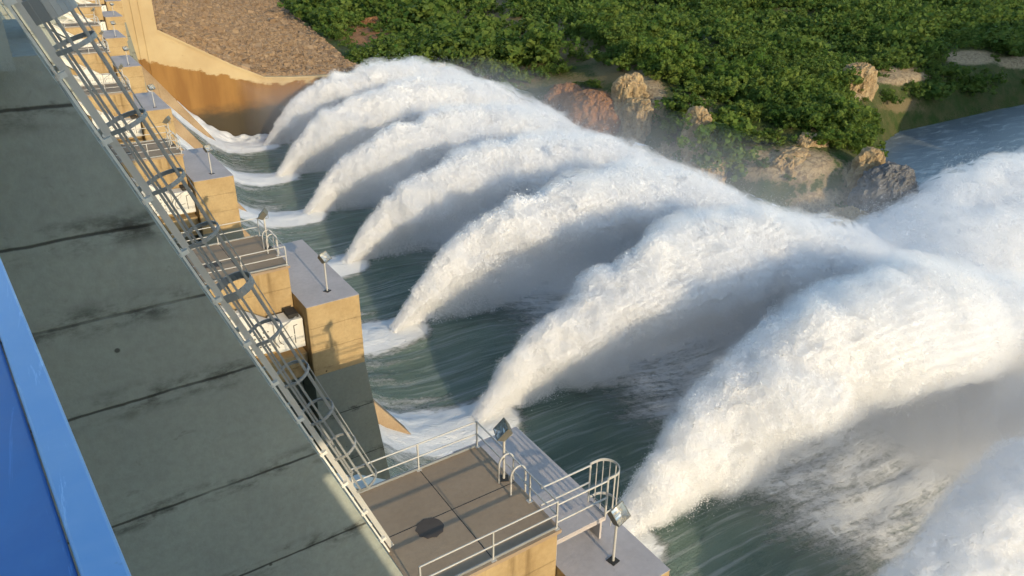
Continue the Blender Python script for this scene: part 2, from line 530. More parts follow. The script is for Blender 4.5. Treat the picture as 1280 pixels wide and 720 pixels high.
# ------------------------------------------------------------------ radial gates
def make_gate():
    root = thing('radial_gate', 'x', 'gate', (0,0,0), 'white radial spillway gates')
    g = 15.0
    tz = L(-20.95) + ZB
    z = lambda w_: w_
    for y0, sgn in ((.62, 1), (-g+.62-1.2, -1)):
        y1 = y0+1.15
        if sgn < 0: y0, y1 = -g+.25, -g+1.4
        m = MB(); m.box(-4.65, -3.08, y0, y1, -21.85, -20.1)
        tb = m.build('trunnion_box', M['white_steel'], root, .03)
        m = MB(); yy = y0-.004
        if sgn > 0:
            for q in range(7):
                a0 = R(95+q*22); a1 = R(95+(q+1)*22)
                m.bar((-4.1+.38*math.cos(a0), yy, -21.0+.42*math.sin(a0)), (-4.1+.38*math.cos(a1), yy, -21.0+.42*math.sin(a1)), .006, .035)
            m.build('marking', M['mark'], tb); m = MB(); m.bar((-3.75,yy,-21.05),(-4.1,yy,-21.1), .006, .03); m.build('marking', M['mark'], tb); m = MB()
            m.bar((-3.6,yy,-20.46),(-3.6,yy,-20.93), .006, .045); m.build('marking', M['mark'], tb); m = MB(); m.bar((-3.6225,yy,-20.44),(-3.4,yy,-20.40), .006, .04)
            m.build('marking', M['mark'], tb); m = MB(); m.bar((-3.6,yy,-20.98),(-3.6,yy,-21.5), .006, .04)
            m.build('marking', M['mark'], tb)
            m = MB(); m.tube([(-4.5,yy-.02,-21.5),(-4.75,yy-.05,-21.0),(-4.5,yy-.05,-20.5),(-3.9,yy-.05,-20.15),(-3.2,yy+.3,-20.02)], .035, 6)
            m.build('hose', M['galv'], tb)
            m = MB(); m.box(-3.75,-3.2,y0+.2,y1-.1,-20.09,-19.85); m.build('pin_cap', M['dark'], tb)
        m = MB(); m.prism([(-4.66,-21.75),(-4.66,-20.15),(-6.0,-19.2),(-7.3,-19.3),(-7.4,-21.6)][::-1], y0+.15, y1-.15)
        gp = m.build('gusset_plate', M['white_steel'], root)
        if sgn > 0:
            m = MB()
            for r_ in range(5):
                for c_ in range(9):
                    x, zz = -4.95-.24*c_, -20.45-.27*r_
                    if zz > -20.15-(x+4.66)*-.7 - 0 and c_ > 6: continue
                    m.tube([(x,y0+.15,zz),(x,y0+.12,zz)], .045, 6)
            m.build('bolt', M['lamp_body'], gp)
        for (xa, za, xb, zb) in ((-6.3,-19.6,-18.2,-11.0), (-6.9,-20.6,-19.5,-17.5), (-6.6,-21.4,-19.5,-24.5)):
            m = MB()
            m.bar((xa,(y0+y1)/2,za+.42),(xb,(y0+y1)/2+sgn*-1.5*0,zb+.42), .85, .08)
            m.bar((xa,(y0+y1)/2,za-.42),(xb,(y0+y1)/2,zb-.42), .85, .08)
            m.bar((xa,(y0+y1)/2,za),(xb,(y0+y1)/2,zb), .08, .80)
            m.build('arm', M['white_steel'], root)
        m = MB(); m.bar((-12.5,(y0+y1)/2,-14.9),(-12.5,(y0+y1)/2,-22.7), .3, .3); m.bar((-9.5,(y0+y1)/2,-17.1),(-12.4,(y0+y1)/2,-19.0), .25, .25)
        m.build('arm_brace', M['white_steel'], root)
    for zz, xx in ((-11.0,-18.3),(-17.5,-19.6),(-24.5,-19.6)):
        m = MB(); m.box(xx-.3, xx+.3, -14.7, 2.0, zz-.45, zz+.45); m.build('girder', M['white_steel'], root)
    m = MB(); ctr = (-3.9,-20.95); rr = 16.4
    angs = np.linspace(R(140), R(196), 14)
    for a0, a1 in zip(angs[:-1], angs[1:]):
        pa = [(ctr[0]+r_*math.cos(a), ctr[1]+r_*math.sin(a)) for a, r_ in ((a0,rr),(a1,rr),(a1,rr+.1),(a0,rr+.1))]
        m.prism(pa, -14.8, 1.98)
    m.build('skin_plate', M['white_steel'], root)
    return root
g0 = make_gate()
for i in range(1, 8):
    g = g0 if i == 1 else copy_tree(g0)
    g.location = (FX[i], FY[i], 0)
    g['label'] = 'white radial gate and arms beside the pier, ' + ords[i]

# ------------------------------------------------------------------ dam crest and what stands beside the camera
m = MB(); m.box(-14, .25, 13.0, 203, -2.18, -1.0); m.box(-14, -.4, -40, 12.99, -2.18, -1.0)
cr = m.build('bridge_deck', M['wall'], None)
tag(cr, 'concrete bridge deck along the dam crest over the gate piers', 'bridge')
# unseen pier and plain block added behind the viewpoint to shade the ladder wall
m = MB()
xf = lambda zw: 15.5-7.96-(zw+17.57)*KS  # edge of the unseen pier moved out to place its shadow
m.prism([(-32,-20.6),(xf(-20.6),-20.6),(xf(-2.2),-2.2),(-32,-2.2)], -9.5, -4.8)
m.box(-32, 14.2-3.05, -9.6, -4.7, ZB, -17.57); m.box(11.2, 14.2, -11.5, -2.5, ZB, -19.27)
o_ = m.build('shade_pier', M['wall'], None); tag(o_, None, None, None, 'structure')
m = MB(); m.box(-9, 4.6, -9.4, -4.4, -5.7, 4.5)
o_ = m.build('shade_block', M['wall'], None); tag(o_, None, None, None, 'structure')  # invented box, put in only to shade the upper part of the wall

# blue painted steel beam at the camera's side
bm_ = thing('steel_beam', 'blue painted steel beam with a paler blue edge beside the shaded concrete wall', 'beam', (0,0,0))
m = MB()
xa = lambda y: -.001 - .072*(y-1.1)
def slab(m, o0, o1, z0, z1):
    ya, yb = .5, 4.2
    vs = [(xa(ya)+o0,ya,z0),(xa(ya)+o1,ya,z0),(xa(yb)+o1,yb,z0),(xa(yb)+o0,yb,z0)]
    vs += [(x,y,z1) for x,y,_ in vs]
    m.add(vs, [(0,3,2,1),(4,5,6,7),(0,1,5,4),(1,2,6,5),(2,3,7,6),(3,0,4,7)])
slab(m, -.075, -.008, -1.16, -1.0)
m.build('edge_flange', M['blue_light'], bm_, .006)
m = MB(); slab(m, -.9, -.078, -1.15, -1.012)
m.build('beam_plate', M['blue'], bm_, .006)

# ------------------------------------------------------------------ training wall and abutment at the far end
YT = 205.0
pts_top = [(34.4,-28.1),(50.4,-37.7),(58.1,-41.5),(66,-42.3),(75.5,-42.8),(112,-43.2)]
tw = thing('training_wall', 'tan concrete spillway end wall with brown waterline stain below the rock fill', 'wall', (30, YT, -60))
m = MB()
poly = [(28,-60),(112,-60)] + pts_top[::-1] + [(28,-28.1)]
m.prism([(x-30, z+60) for x, z in poly], 0, 3.0)
o_ = m.build('wall_panel', M['training'], tw)
o_.location = (0,0,0)
# keep the stain in world-like coordinates
for v_ in o_.data.vertices: v_.co = (v_.co.x+30, v_.co.y+YT, v_.co.z-60)
o_.location = (-30, -YT, 60)
m = MB()
for (x0,z0),(x1,z1) in zip(pts_top[:-1], pts_top[1:]): m.bar((x0,YT+1.4,z0+.1),(x1,YT+1.4,z1+.1), 3.4, .5)
o2 = m.build('coping', M['training'], tw); o2.location = (-30, -YT, 60)
m = MB(); m.box(12, 34.4, YT-.2, YT+14, -60, -6); m.box(29.6, 30.0, YT-.6, YT-.2, -40, -6); m.box(31.3,31.6,YT-.5,YT-.2,-40,-6)
o3 = m.build('abutment_block', M['training'], tw); o3.location = (-30, -YT, 60)

# ------------------------------------------------------------------ water in the chute
t = NT('chute_water'); v = t.coord(kind='Object')
attr = t.n('ShaderNodeAttribute', attribute_name='foam')
fo = attr.outputs['Fac']
st1 = t.noise(t.coord((.10,.9,.3)), 1.0, 6, .68, .6)
st2 = t.noise(t.coord((.55,1.9,.8)), 1.5, 8, .78, 1.4)
st3 = t.noise(t.coord((.55,.7,.6)), 1.1, 9, .72, .5)
mx = t.math('ADD', t.math('ADD', t.math('MULTIPLY', st1, .33), t.math('MULTIPLY', st2, .37)), t.math('MULTIPLY', st3, .30))
fm = t.ramp(t.math('ADD', mx, t.math('SUBTRACT', t.math('MULTIPLY', fo, .75), .29)), .36, .52)
teal = t.mix(t.ramp(t.noise(t.coord((.05,.25,.1)), 1, 4), .3, .7), (.092,.146,.108), (.140,.205,.160))
stk = t.ramp(t.noise(t.coord((.05,1.1,.3)), 1.4, 5, .62, .35), .46, .72)
teal = t.mix(t.math('MULTIPLY', stk, .75), teal, (.36,.41,.39))
col = t.mix(fm, teal, (.82,.83,.82))
rg = t.math('ADD', t.math('MULTIPLY', fm, .55), .22)
t.bump(t.math('ADD', t.math('ADD', mx, t.math('MULTIPLY', t.noise(t.coord((1.2,2.2,1)), 1.3, 6, .7), .5)), t.math('MULTIPLY', fm, .5)), .9, .6)
M['water'] = t.out(col, rg, 0, .5)

def chute_profile(u):
    return np.interp(u, [-8,4,8,12,14,18,22,26,30,34,38,42,46,52,60,72,90,110], [-33.5,-34.0,-34.8,-36,-37.5,-42.3,-47.2,-51.6,-54.5,-55.7,-56.1,-56.1,-56.0,-56.4,-58,-61,-62,-62])
us = np.concatenate([np.arange(-8, 60, .5), np.arange(60, 112, 1.)])
ys = np.arange(-34, 205.0, .5)
U, Y = np.meshgrid(us, ys, indexing='ij')
sh = shift_at(Y)
Z = chute_profile(U)
cent = np.array([FY[0]-24.0]+FY) + 4.5
dist = np.min(np.abs(Y[..., None]-cent), axis=-1)
q = np.stack([U.ravel()*.10, Y.ravel()*.55, np.zeros(U.size)], 1)
rip = (fbm(q, 4, 3)-.5).reshape(U.shape)
q2 = np.stack([U.ravel()*.5, Y.ravel()*.8, np.zeros(U.size)], 1)
rip2 = (fbm(q2, 3, 9)-.5).reshape(U.shape)
wake = np.exp(-(dist/ (2.7+.03*U))**2) * sstep(13, 18, U)*(1-sstep(40, 46, U))
edge = np.exp(-((dist-4.3)/1.0)**2) * (1-sstep(16, 30, U))
foam = np.clip(.95*wake + .22*edge + .38*sstep(46, 66, U) , 0, 1.2)
bay9 = sstep(195, 198.5, Y)*sstep(8, 14, U)
foam = np.maximum(foam, bay9*.9)
foam = foam + .20*sstep(13,18,U)*(1-sstep(31,42,U))*(.4+1.2*fbm(np.stack([U.ravel()*.12, Y.ravel()*.35, 0*U.ravel()],1),3,14).reshape(U.shape))
foam = foam + .10*np.exp(-((dist-7.5)/1.2)**2)*sstep(14,20,U)
Z = Z + rip*(.5+.4*sstep(36,60,U)) + rip2*.45*np.clip(foam,0,1) + wake*.75 + bay9*(1.5*np.exp(-((U-24)/9)**2)+rip2*1.8)
Z = Z - .9*np.exp(-((dist-7)/3)**2)*sstep(30,38,U)*(1-sstep(44,56,U))*0
V = np.stack([(U+sh+0).ravel(), Y.ravel(), Z.ravel()], 1)
na, nb = U.shape
I = np.arange(na*nb).reshape(na, nb)
F = np.stack([I[:-1,:-1].ravel(), I[1:,:-1].ravel(), I[1:,1:].ravel(), I[:-1,1:].ravel()], 1)
wo = np_mesh('water', V, F, M['water'], True); wo['kind'] = 'structure'
at = wo.data.attributes.new('foam', 'FLOAT', 'POINT'); at.data.foreach_set('value', foam.ravel().astype(np.float32))

# ------------------------------------------------------------------ the terrain
SH = np.array([(80,212),(108,208),(120,192),(125,170),(127,140),(125,115),(124,98),(130,86),(142,80),(157,85),(178,104),(200,118),(228,127),(268,126),(340,124),(520,134),(760,160)], float)
def shore_dist(x, y):
    best = np.full(x.shape, 1e9); sgn = np.ones(x.shape)
    for (ax, ay), (bx, by) in zip(SH[:-1], SH[1:]):
        dx, dy = bx-ax, by-ay; l2 = dx*dx+dy*dy
        tt = np.clip(((x-ax)*dx+(y-ay)*dy)/l2, 0, 1)
        px, py = ax+tt*dx, ay+tt*dy
        d = np.hypot(x-px, y-py)
        cr_ = dx*(y-ay)-dy*(x-ax)
        m_ = d < best
        best = np.where(m_, d, best); sgn = np.where(m_, np.sign(cr_), sgn)
    return best*sgn
def toe_x(y): return 85 + (y-205)*.20
def terrain_z(x, y):
    d = shore_dist(x, y)
    p = np.stack([x.ravel()*.02, y.ravel()*.02, np.zeros(x.size)], 1)
    n1 = (fbm(p, 4, 21)-.5).reshape(x.shape)
    n2 = (fbm(p*6, 3, 31)-.5).reshape(x.shape)
    cliff = np.interp(d, [-60,-6,0,3,9,22,60,140,300,700], [-64,-63,-61.5,-55,-48.0,-44.5,-42.5,-40.0,-34,-12])
    amp = sstep(0, 60, d)
    z_r = np.interp(y, [120,146,185,249,340,480], [131,140,166,187,206,235])
    spur = (4.5*np.exp(-((x-z_r)/13)**2) - 2.5*np.exp(-((x-z_r-26)/14)**2))*sstep(112,140,y)
    gul = np.exp(-((x-230-(y-150)*.55)/14)**2)*sstep(6,30,d)
    z = np.where(y > 200, np.minimum(cliff, -44.2 + np.maximum(x-toe_x(y)-2,0)*.16), cliff) + n1*11*amp*np.where(y > 200, sstep(0,40,x-toe_x(y)), 1) + n2*2.2*sstep(-2,8,d) - 2.5*gul + spur
    return z, d
gx = np.concatenate([np.arange(60, 260, 1.6), np.arange(260, 520, 4.), np.arange(520, 1100, 14.)])
gy = np.concatenate([np.arange(60, 260, 1.6), np.arange(260, 520, 4.), np.arange(520, 1250, 14.)])
X, Y = np.meshgrid(gx, gy, indexing='ij')
Z, D = terrain_z(X, Y)
Z = np.where((Y < 212) & (X < 118) & (Y > 196), np.minimum(Z, -44.5), Z)
# bare earth and rock areas: (x, y, radius x, radius y, kind) kind 1 = pale rock, 2 = red earth
def to_view(x, y, z):
    f_ = np.array(fw); r_ = np.array(rt); d_ = np.array(dn)
    zc = x*f_[0]+y*f_[1]+z*f_[2]
    return 644.9+954.6*(x*r_[0]+y*r_[1]+z*r_[2])/zc, 353.6+954.6*(x*d_[0]+y*d_[1]+z*d_[2])/zc
COVER = [(735,132,46,20,2),(802,125,30,36,1),(850,197,34,24,1),(873,152,17,36,1),(992,206,54,22,1),(1032,258,48,20,1),(1078,215,26,16,1),
         (1097,245,40,44,1),(1072,106,17,20,1),(1122,95,38,11,1),(1215,72,36,9,1),(1275,78,30,8,1),(455,44,34,12,2),(940,205,20,22,1),
         (612,14,52,20,3),(665,36,52,20,3),(725,62,46,18,3),(775,88,34,16,3),(560,70,60,25,4),(480,15,70,20,4),(640,95,60,22,4),(720,105,50,18,4),(1130,132,30,8,3),(1030,160,22,7,3),(905,95,18,6,3)]
vx, vy = to_view(X, Y, Z)
wob = fbm(np.stack([X.ravel()*.12, Y.ravel()*.12, 0*X.ravel()],1), 4, 77).reshape(X.shape)-.5
def cover(vx, vy, kinds):
    g = np.zeros(vx.shape)
    for ex, ey, rx, ry, kd in COVER:
        if kd in kinds: g = np.maximum(g, np.exp(-(((vx-ex)/rx)**2+((vy-ey)/ry)**2)*.8))
    return g
rock = cover(vx, vy, (1,)); red = cover(vx, vy, (2,)); olive = np.maximum(cover(vx, vy, (3,)), .6*cover(vx, vy, (4,)))
na, nb = X.shape
I = np.arange(na*nb).reshape(na, nb)
F = np.stack([I[:-1,:-1].ravel(), I[1:,:-1].ravel(), I[1:,1:].ravel(), I[:-1,1:].ravel()], 1)
t = NT('hillside_ground'); v = t.coord()
a1 = t.n('ShaderNodeAttribute', attribute_name='rock').outputs['Fac']
a2 = t.n('ShaderNodeAttribute', attribute_name='red').outputs['Fac']
a3 = t.n('ShaderNodeAttribute', attribute_name='olive').outputs['Fac']
nn = t.noise(v, .18, 6, .7); nf = t.noise(v, 1.1, 5, .7)
gcol = t.mix(t.ramp(nn, .35, .65), (.050,.080,.020), (.105,.105,.042))
gcol = t.mix(t.ramp(t.math('ADD', a3, t.math('MULTIPLY', t.math('SUBTRACT', nf, .5), .8)), .28, .6), gcol, t.mix(nf, (.24,.185,.10), (.15,.125,.06)))
gcol = t.mix(t.ramp(t.math('ADD', a2, t.math('MULTIPLY', t.math('SUBTRACT', nf, .5), .8)), .35, .55), gcol, t.mix(t.ramp(nf,.35,.65), (.36,.18,.085), (.27,.14,.07)))
gcol = t.mix(t.ramp(t.math('ADD', a1, t.math('MULTIPLY', t.math('SUBTRACT', nf, .5), .8)), .35, .55), gcol, t.mix(t.ramp(nf,.4,.62), (.46,.35,.21), (.26,.19,.115)))
t.bump(nf, .9, .8)
M['hill'] = t.out(gcol, .95, 0, .1)
ho = np_mesh('hillside', np.stack([X.ravel(), Y.ravel(), Z.ravel()], 1), F, M['hill'], True); ho['kind'] = 'structure'
for nm, arr in (('rock', rock), ('red', red), ('olive', olive)):
    at = ho.data.attributes.new(nm, 'FLOAT', 'POINT'); at.data.foreach_set('value', arr.ravel().astype(np.float32))

# ground sheet out to the horizon, river on it
m = MB(); m.add([(-3000,-3000,-70),(4000,-3000,-70),(4000,4000,-70),(-3000,4000,-70)], [(0,1,2,3)])
o_ = m.build('ground', M['hill'], None); o_['kind'] = 'structure'
t = NT('river_water'); v = t.coord()
nn = t.noise(t.coord((.08,.25,1)), 1.5, 6, .65, .5)
col = t.mix(t.ramp(nn, .5, .68), (.13,.155,.175), (.34,.36,.37))
t.bump(nn, .5, .4)
M['river'] = t.out(col, .3, 0, .5)
m = MB(); m.add([(100,-300,-61.2),(1100,-300,-61.2),(1100,400,-61.2),(100,400,-61.2)], [(0,1,2,3)])
o_ = m.build('river', M['river'], None); o_['kind'] = 'structure'
# south bank ridge: outside the frame, its shadow lies on the river
gx2 = np.arange(185, 700, 6.); gy2 = np.arange(-170, 62, 6.)
X2, Y2 = np.meshgrid(gx2, gy2, indexing='ij')
rx = (Y2 - (62 + (X2-185)*.05))
Z2 = -63 + (40+24*sstep(225,270,X2))*sstep(0, 60, -rx)*sstep(185, 235, X2) + 10*(fbm(np.stack([X2.ravel()*.03, Y2.ravel()*.03, 0*X2.ravel()],1),3,5).reshape(X2.shape)-.5)
na, nb = X2.shape; I = np.arange(na*nb).reshape(na, nb)
F2 = np.stack([I[:-1,:-1].ravel(), I[1:,:-1].ravel(), I[1:,1:].ravel(), I[:-1,1:].ravel()], 1)
o_ = np_mesh('hill', np.stack([X2.ravel(), Y2.ravel(), Z2.ravel()], 1), F2, M['hill'], True); o_['kind'] = 'structure'

# ------------------------------------------------------------------ rockfill dam shoulder with riprap
def wall_top(x): return np.interp(x, [p_[0] for p_ in pts_top], [p_[1] for p_ in pts_top])
def rip_z(x, y):
    k_ = sstep(0, 26, y-207)
    return (1-k_)*np.where(x > 34.4, wall_top(x)+.15, -28+ (34.4-x)*.45) + k_*rip_far(x, y)
def rip_far(x, y):
    tx = toe_x(y)
    u_ = np.clip((x-34)/(tx-34), -1.2, 1.15)
    return np.where(u_ < 0, -28.3-u_*28, -28.3 - 15.6*(1-np.power(np.clip(1-u_,0,1), 1.55)))
rxs = np.arange(0, 160, 1.5); rys = np.arange(206.6, 620, 2.0)
X3, Y3 = np.meshgrid(rxs, rys, indexing='ij')
nz3 = fbm(np.stack([X3.ravel()*.4, Y3.ravel()*.4, 0*X3.ravel()],1),3,8).reshape(X3.shape)-.5
Z3 = rip_z(X3, Y3) + nz3*.8 + .25
Z3 = np.where(X3 > toe_x(Y3)+2, -52, Z3)
na, nb = X3.shape; I = np.arange(na*nb).reshape(na, nb)
F3 = np.stack([I[:-1,:-1].ravel(), I[1:,:-1].ravel(), I[1:,1:].ravel(), I[:-1,1:].ravel()], 1)
t = NT('riprap_ground'); v = t.coord()
vo = t.n('ShaderNodeTexVoronoi'); vo.inputs['Scale'].default_value = 1.1; t.link(v, vo.inputs['Vector'])
sx = t.sep(vo.outputs['Color'])
col = t.mix(sx[0], (.19,.125,.075), (.28,.20,.125))
t.bump(vo.outputs['Distance'], 1.0, .5)
M['ripground'] = t.out(col, .95, 0, .1)
o_ = np_mesh('rockfill_ground', np.stack([X3.ravel(), Y3.ravel(), Z3.ravel()], 1), F3, M['ripground'], False); o_['kind'] = 'structure'
# loose stones
N = 75000

py = 206.8 + (rng.random(N)**1.5)*240
px = 20 + rng.random(N)*(toe_x(py)-20+1)
pz = rip_z(px, py) + .1
cube = np.array([(-1,-1,-1),(1,-1,-1),(1,1,-1),(-1,1,-1),(-1,-1,1),(1,-1,1),(1,1,1),(-1,1,1)], float)*.5
cf = np.array([(0,3,2,1),(4,5,6,7),(0,1,5,4),(1,2,6,5),(2,3,7,6),(3,0,4,7)])
sz = rng.lognormal(-.78, .4, (N,1,1))*rng.uniform(.7,1.3,(N,1,3))
vv = cube[None]*sz + rng.uniform(-.3,.3,(N,8,3))*sz
an = rng.random((N,3))*6.28
def rotm(a, ax):
    c, s_ = np.cos(a), np.sin(a); o1 = np.ones_like(a); z0 = np.zeros_like(a)
    if ax == 2: m_ = [[c,-s_,z0],[s_,c,z0],[z0,z0,o1]]
    else: m_ = [[o1,z0,z0],[z0,c,-s_],[z0,s_,c]]
    return np.array(m_).transpose(2,0,1)
RM = np.einsum('nij,njk->nik', rotm(an[:,0],2), rotm(an[:,1],0))
vv = np.einsum('nij,nkj->nki', RM, vv) + np.stack([px,py,pz],1)[:,None,:]
ff = (cf[None] + (np.arange(N)*8)[:,None,None]).reshape(-1,4)
t = NT('riprap_stone'); v = t.coord(); 
g = t.n('ShaderNodeNewGeometry'); ri = g.outputs['Random Per Island']
col = t.mix(ri, (.20,.13,.078), (.35,.25,.155)); col = t.mix(t.math('MULTIPLY', t.noise(v, 2.5, 4), .5), col, (.22,.15,.09))
M['stone'] = t.out(col, .95, 0, .15)
o_ = np_mesh('riprap_rubble', vv.reshape(-1,3), ff, M['stone'], False); o_['kind'] = 'stuff'

# ------------------------------------------------------------------ rock hump at the water's edge and pale outcrops
def rock_mesh(rx, ry, rz, seed, res=40, rough=.42):
    th = np.linspace(0, 2*math.pi, res*2, endpoint=False); ph = np.linspace(-.15, math.pi/2, res)
    T_, P_ = np.meshgrid(th, ph, indexing='ij')
    cp_ = np.cos(P_)**.7; d = np.stack([np.cos(T_)*cp_, np.sin(T_)*cp_, np.sign(np.sin(P_))*np.abs(np.sin(P_))**.6], -1).reshape(-1,3)
    n = fbm(d*1.7+seed, 4, seed) - .5
    rdg = np.abs(fbm(d*4+seed*3, 3, seed+5)-.5)
    vs = d*np.array([rx,ry,rz])
    q_ = vs + seed*11
    n = fbm(q_*.22, 4, seed)-.5; rdg = np.abs(fbm(q_*np.array([.5,.5,.2]), 3, seed+5)-.5)
    rd2 = np.abs(fbm(q_*np.array([1.3,1.3,.7]), 3, seed+8)-.5)
    vs = vs + d*(4.6*n - 3.4*rdg - 2.6*rd2)[:,None]*np.array([1,1,.7])
    na, nb = T_.shape; I = np.arange(na*nb).reshape(na, nb); I2 = np.vstack([I, I[:1]])
    f = np.stack([I2[:-1,:-1].ravel(), I2[1:,:-1].ravel(), I2[1:,1:].ravel(), I2[:-1,1:].ravel()], 1)
    return vs, f
def rock_mat(name, a, b, d):
    t = NT(name); v = t.coord()
    n1 = t.noise(v, .35, 6, .7); n2 = t.noise(v, 1.5, 5, .7, .5)
    c = t.mix(t.ramp(n1, .35, .65), a, b); c = t.mix(t.math('MULTIPLY', t.ramp(n2, .5, .68), .6), c, d)
    t.bump(n2, 1.0, .8)
    return t.out(c, .92, 0, .15)
M['grey_rock'] = rock_mat('grey_rock', (.22,.215,.21), (.16,.16,.16), (.07,.065,.06))
M['pale_rock'] = rock_mat('pale_rock', (.50,.38,.22), (.38,.27,.15), (.17,.115,.06))
M['red_rock'] = rock_mat('red_earth', (.34,.17,.08), (.27,.14,.07), (.14,.08,.04))
RK = [('grey', 143.5, 79.5, -64, 8.5, 7, 18.5, 'big dark grey rock hump at the water edge below the forest'),
      ('pale', 133, 80, -63, 6, 5, 10.5, 'tan rock shelf at the foot of the dark grey hump'),
      ('pale', 147.5, 86.5, -60, 6.5, 4.5, 15.5, 'tan rock cap rising behind the dark grey hump'),
      ('pale', 131, 120.5, -62, 3.4, 6.5, 21, 'pale narrow rock spur standing upright in the bushes'),
      ('pale', 134, 147, -62, 6, 6, 24, 'broad pale rock column with dark pits above the spray'),
      ('pale', 131, 140, -62, 4, 6, 19, 'low pitted tan rock stepping down from the pale column'),
      ('red', 129, 156, -62, 7, 12, 18.5, 'reddish earth bank just above the white spray'),
      ('red', 131, 171, -62, 6, 9, 17.5, 'smaller reddish bank with bushes beyond the other red bank'),
      ('pale', 127.5, 114, -63, 5, 8, 16.5, 'pitted tan rock face between bushes above the spray'),
      ('pale', 138, 99, -60, 8, 5, 14, 'wide brown rock ledge below the forest'),
      ('pale', 146, 100.5, -60, 7, 5, 15.5, 'brown upper step of the wide rock ledge'),
      ('pale', 212, 134, -50, 6, 5, 10.5, 'small pale scar of rock high in the forest'),
      ('red', 131, 292, -49, 9, 8, 9.5, 'reddish earth cut beside the rock fill slope')]
for n_, (kd, x, y, z, rx_, ry_, rz_, lb) in enumerate(RK):
    vs, f = rock_mesh(rx_, ry_, rz_, 3+n_*7)
    o_ = np_mesh('rock_outcrop', vs, f, M[{'grey':'grey_rock','pale':'pale_rock','red':'red_rock'}[kd]], False)
    o_.location = (x, y, z); tag(o_, lb, 'rock')

# ------------------------------------------------------------------ trees
def foliage(name, c1, c2):
    t = NT(name)
    g = t.n('ShaderNodeNewGeometry'); oi = t.n('ShaderNodeObjectInfo')
    v = t.coord(kind='Object')
    f = t.math('FRACT', t.math('ADD', t.math('MULTIPLY', g.outputs['Random Per Island'], .55), t.math('MULTIPLY', oi.outputs['Random'], .6)))
    pz_ = t.ramp(t.noise(t.coord((.085,.085,.02), 'Generated' if False else 'Object'), 1.0, 3, .6), .3, .7)
    wp = t.n('ShaderNodeNewGeometry'); wm = t.n('ShaderNodeVectorMath', operation='SCALE'); wm.inputs['Scale'].default_value = .16; t.link(wp.outputs['Position'], wm.inputs[0])
    pz_ = t.ramp(t.noise(wm.outputs[0], 1.0, 2, .5), .35, .65)
    t.link(t.mix(t.math('ADD', t.math('MULTIPLY', f, .45), t.math('MULTIPLY', pz_, .55)), c1, c2), t.b.inputs['Base Color'])
    t.b.inputs['Roughness'].default_value = .75; t.b.inputs['Specular IOR Level'].default_value = .15
    tr = t.n('ShaderNodeBsdfTranslucent'); tr.inputs['Color'].default_value = (c2[0]*1.2, c2[1]*1.2, c2[2], 1)
    mx = t.n('ShaderNodeMixShader'); mx.inputs[0].default_value = .36
    t.link(t.b.outputs[0], mx.inputs[1]); t.link(tr.outputs[0], mx.inputs[2])
    t.link(mx.outputs[0], t.t.nodes['Material Output'].inputs['Surface'])
    return t.m
M['leaf'] = foliage('leaf_green', (.040,.100,.016), (.165,.215,.042))
M['leaf2'] = foliage('leaf_dark', (.034,.088,.016), (.140,.190,.040))
M['bark'] = rock_mat('bark', (.12,.09,.06), (.08,.06,.04), (.04,.03,.02))
def crown_arrays(n, seed, spread=1.0, leaf=.17):
    r_ = np.random.default_rng(seed)
    k = 34
    cs = r_.normal(0, 1, (k,3))*np.array([.42,.42,.24])*spread + np.array([0,0,.62])
    rs = r_.uniform(.10,.24,k)
    ci = r_.integers(0,k,n)
    d = r_.normal(0,1,(n,3)); d /= np.linalg.norm(d,axis=1)[:,None]
    p = cs[ci] + d*(rs[ci]*r_.uniform(.55,1.08,n)**.6)[:,None]
    p[:,2] = np.maximum(p[:,2], .12+r_.random(n)*.1)
    # leaf clumps: bent quads facing roughly outward
    nrm = d + r_.normal(0,.55,(n,3)); nrm /= np.linalg.norm(nrm,axis=1)[:,None]
    a = np.cross(nrm, r_.normal(0,1,(n,3))); a /= np.linalg.norm(a,axis=1)[:,None]
    b = np.cross(nrm, a)
    s_ = leaf*r_.uniform(.6,1.35,(n,1))
    q = np.stack([p-a*s_*.5-b*s_*.35, p+a*s_*.5-b*s_*.5, p+a*s_*.35+b*s_*.5+nrm*s_*.2, p-a*s_*.5+b*s_*.4], 1)
    return q.reshape(-1,3)
protos = []
for k in range(5):
    root = thing('hillside_tree', 'x', 'tree', (0,0,0))
    qv = crown_arrays(1300, 50+k, [1,.85,1.1,.95,1.2][k], .105)
    crn = np_mesh('crown', qv, np.arange(len(qv)).reshape(-1,4), M['leaf'] if k % 2 == 0 else M['leaf2'], False, root)
    m = MB(); m.tube([(0,0,-.15),(.02,.01,.25),(.0,.02,.55)], .035, 6)
    for a in (0.4, 2.3, 4.4): m.tube([(.02,.01,.28),(.02+.28*math.cos(a),.01+.28*math.sin(a),.62)], .016, 5)
    m.build('trunk', M['bark'], root)
    protos.append(root)
used = [False]*5
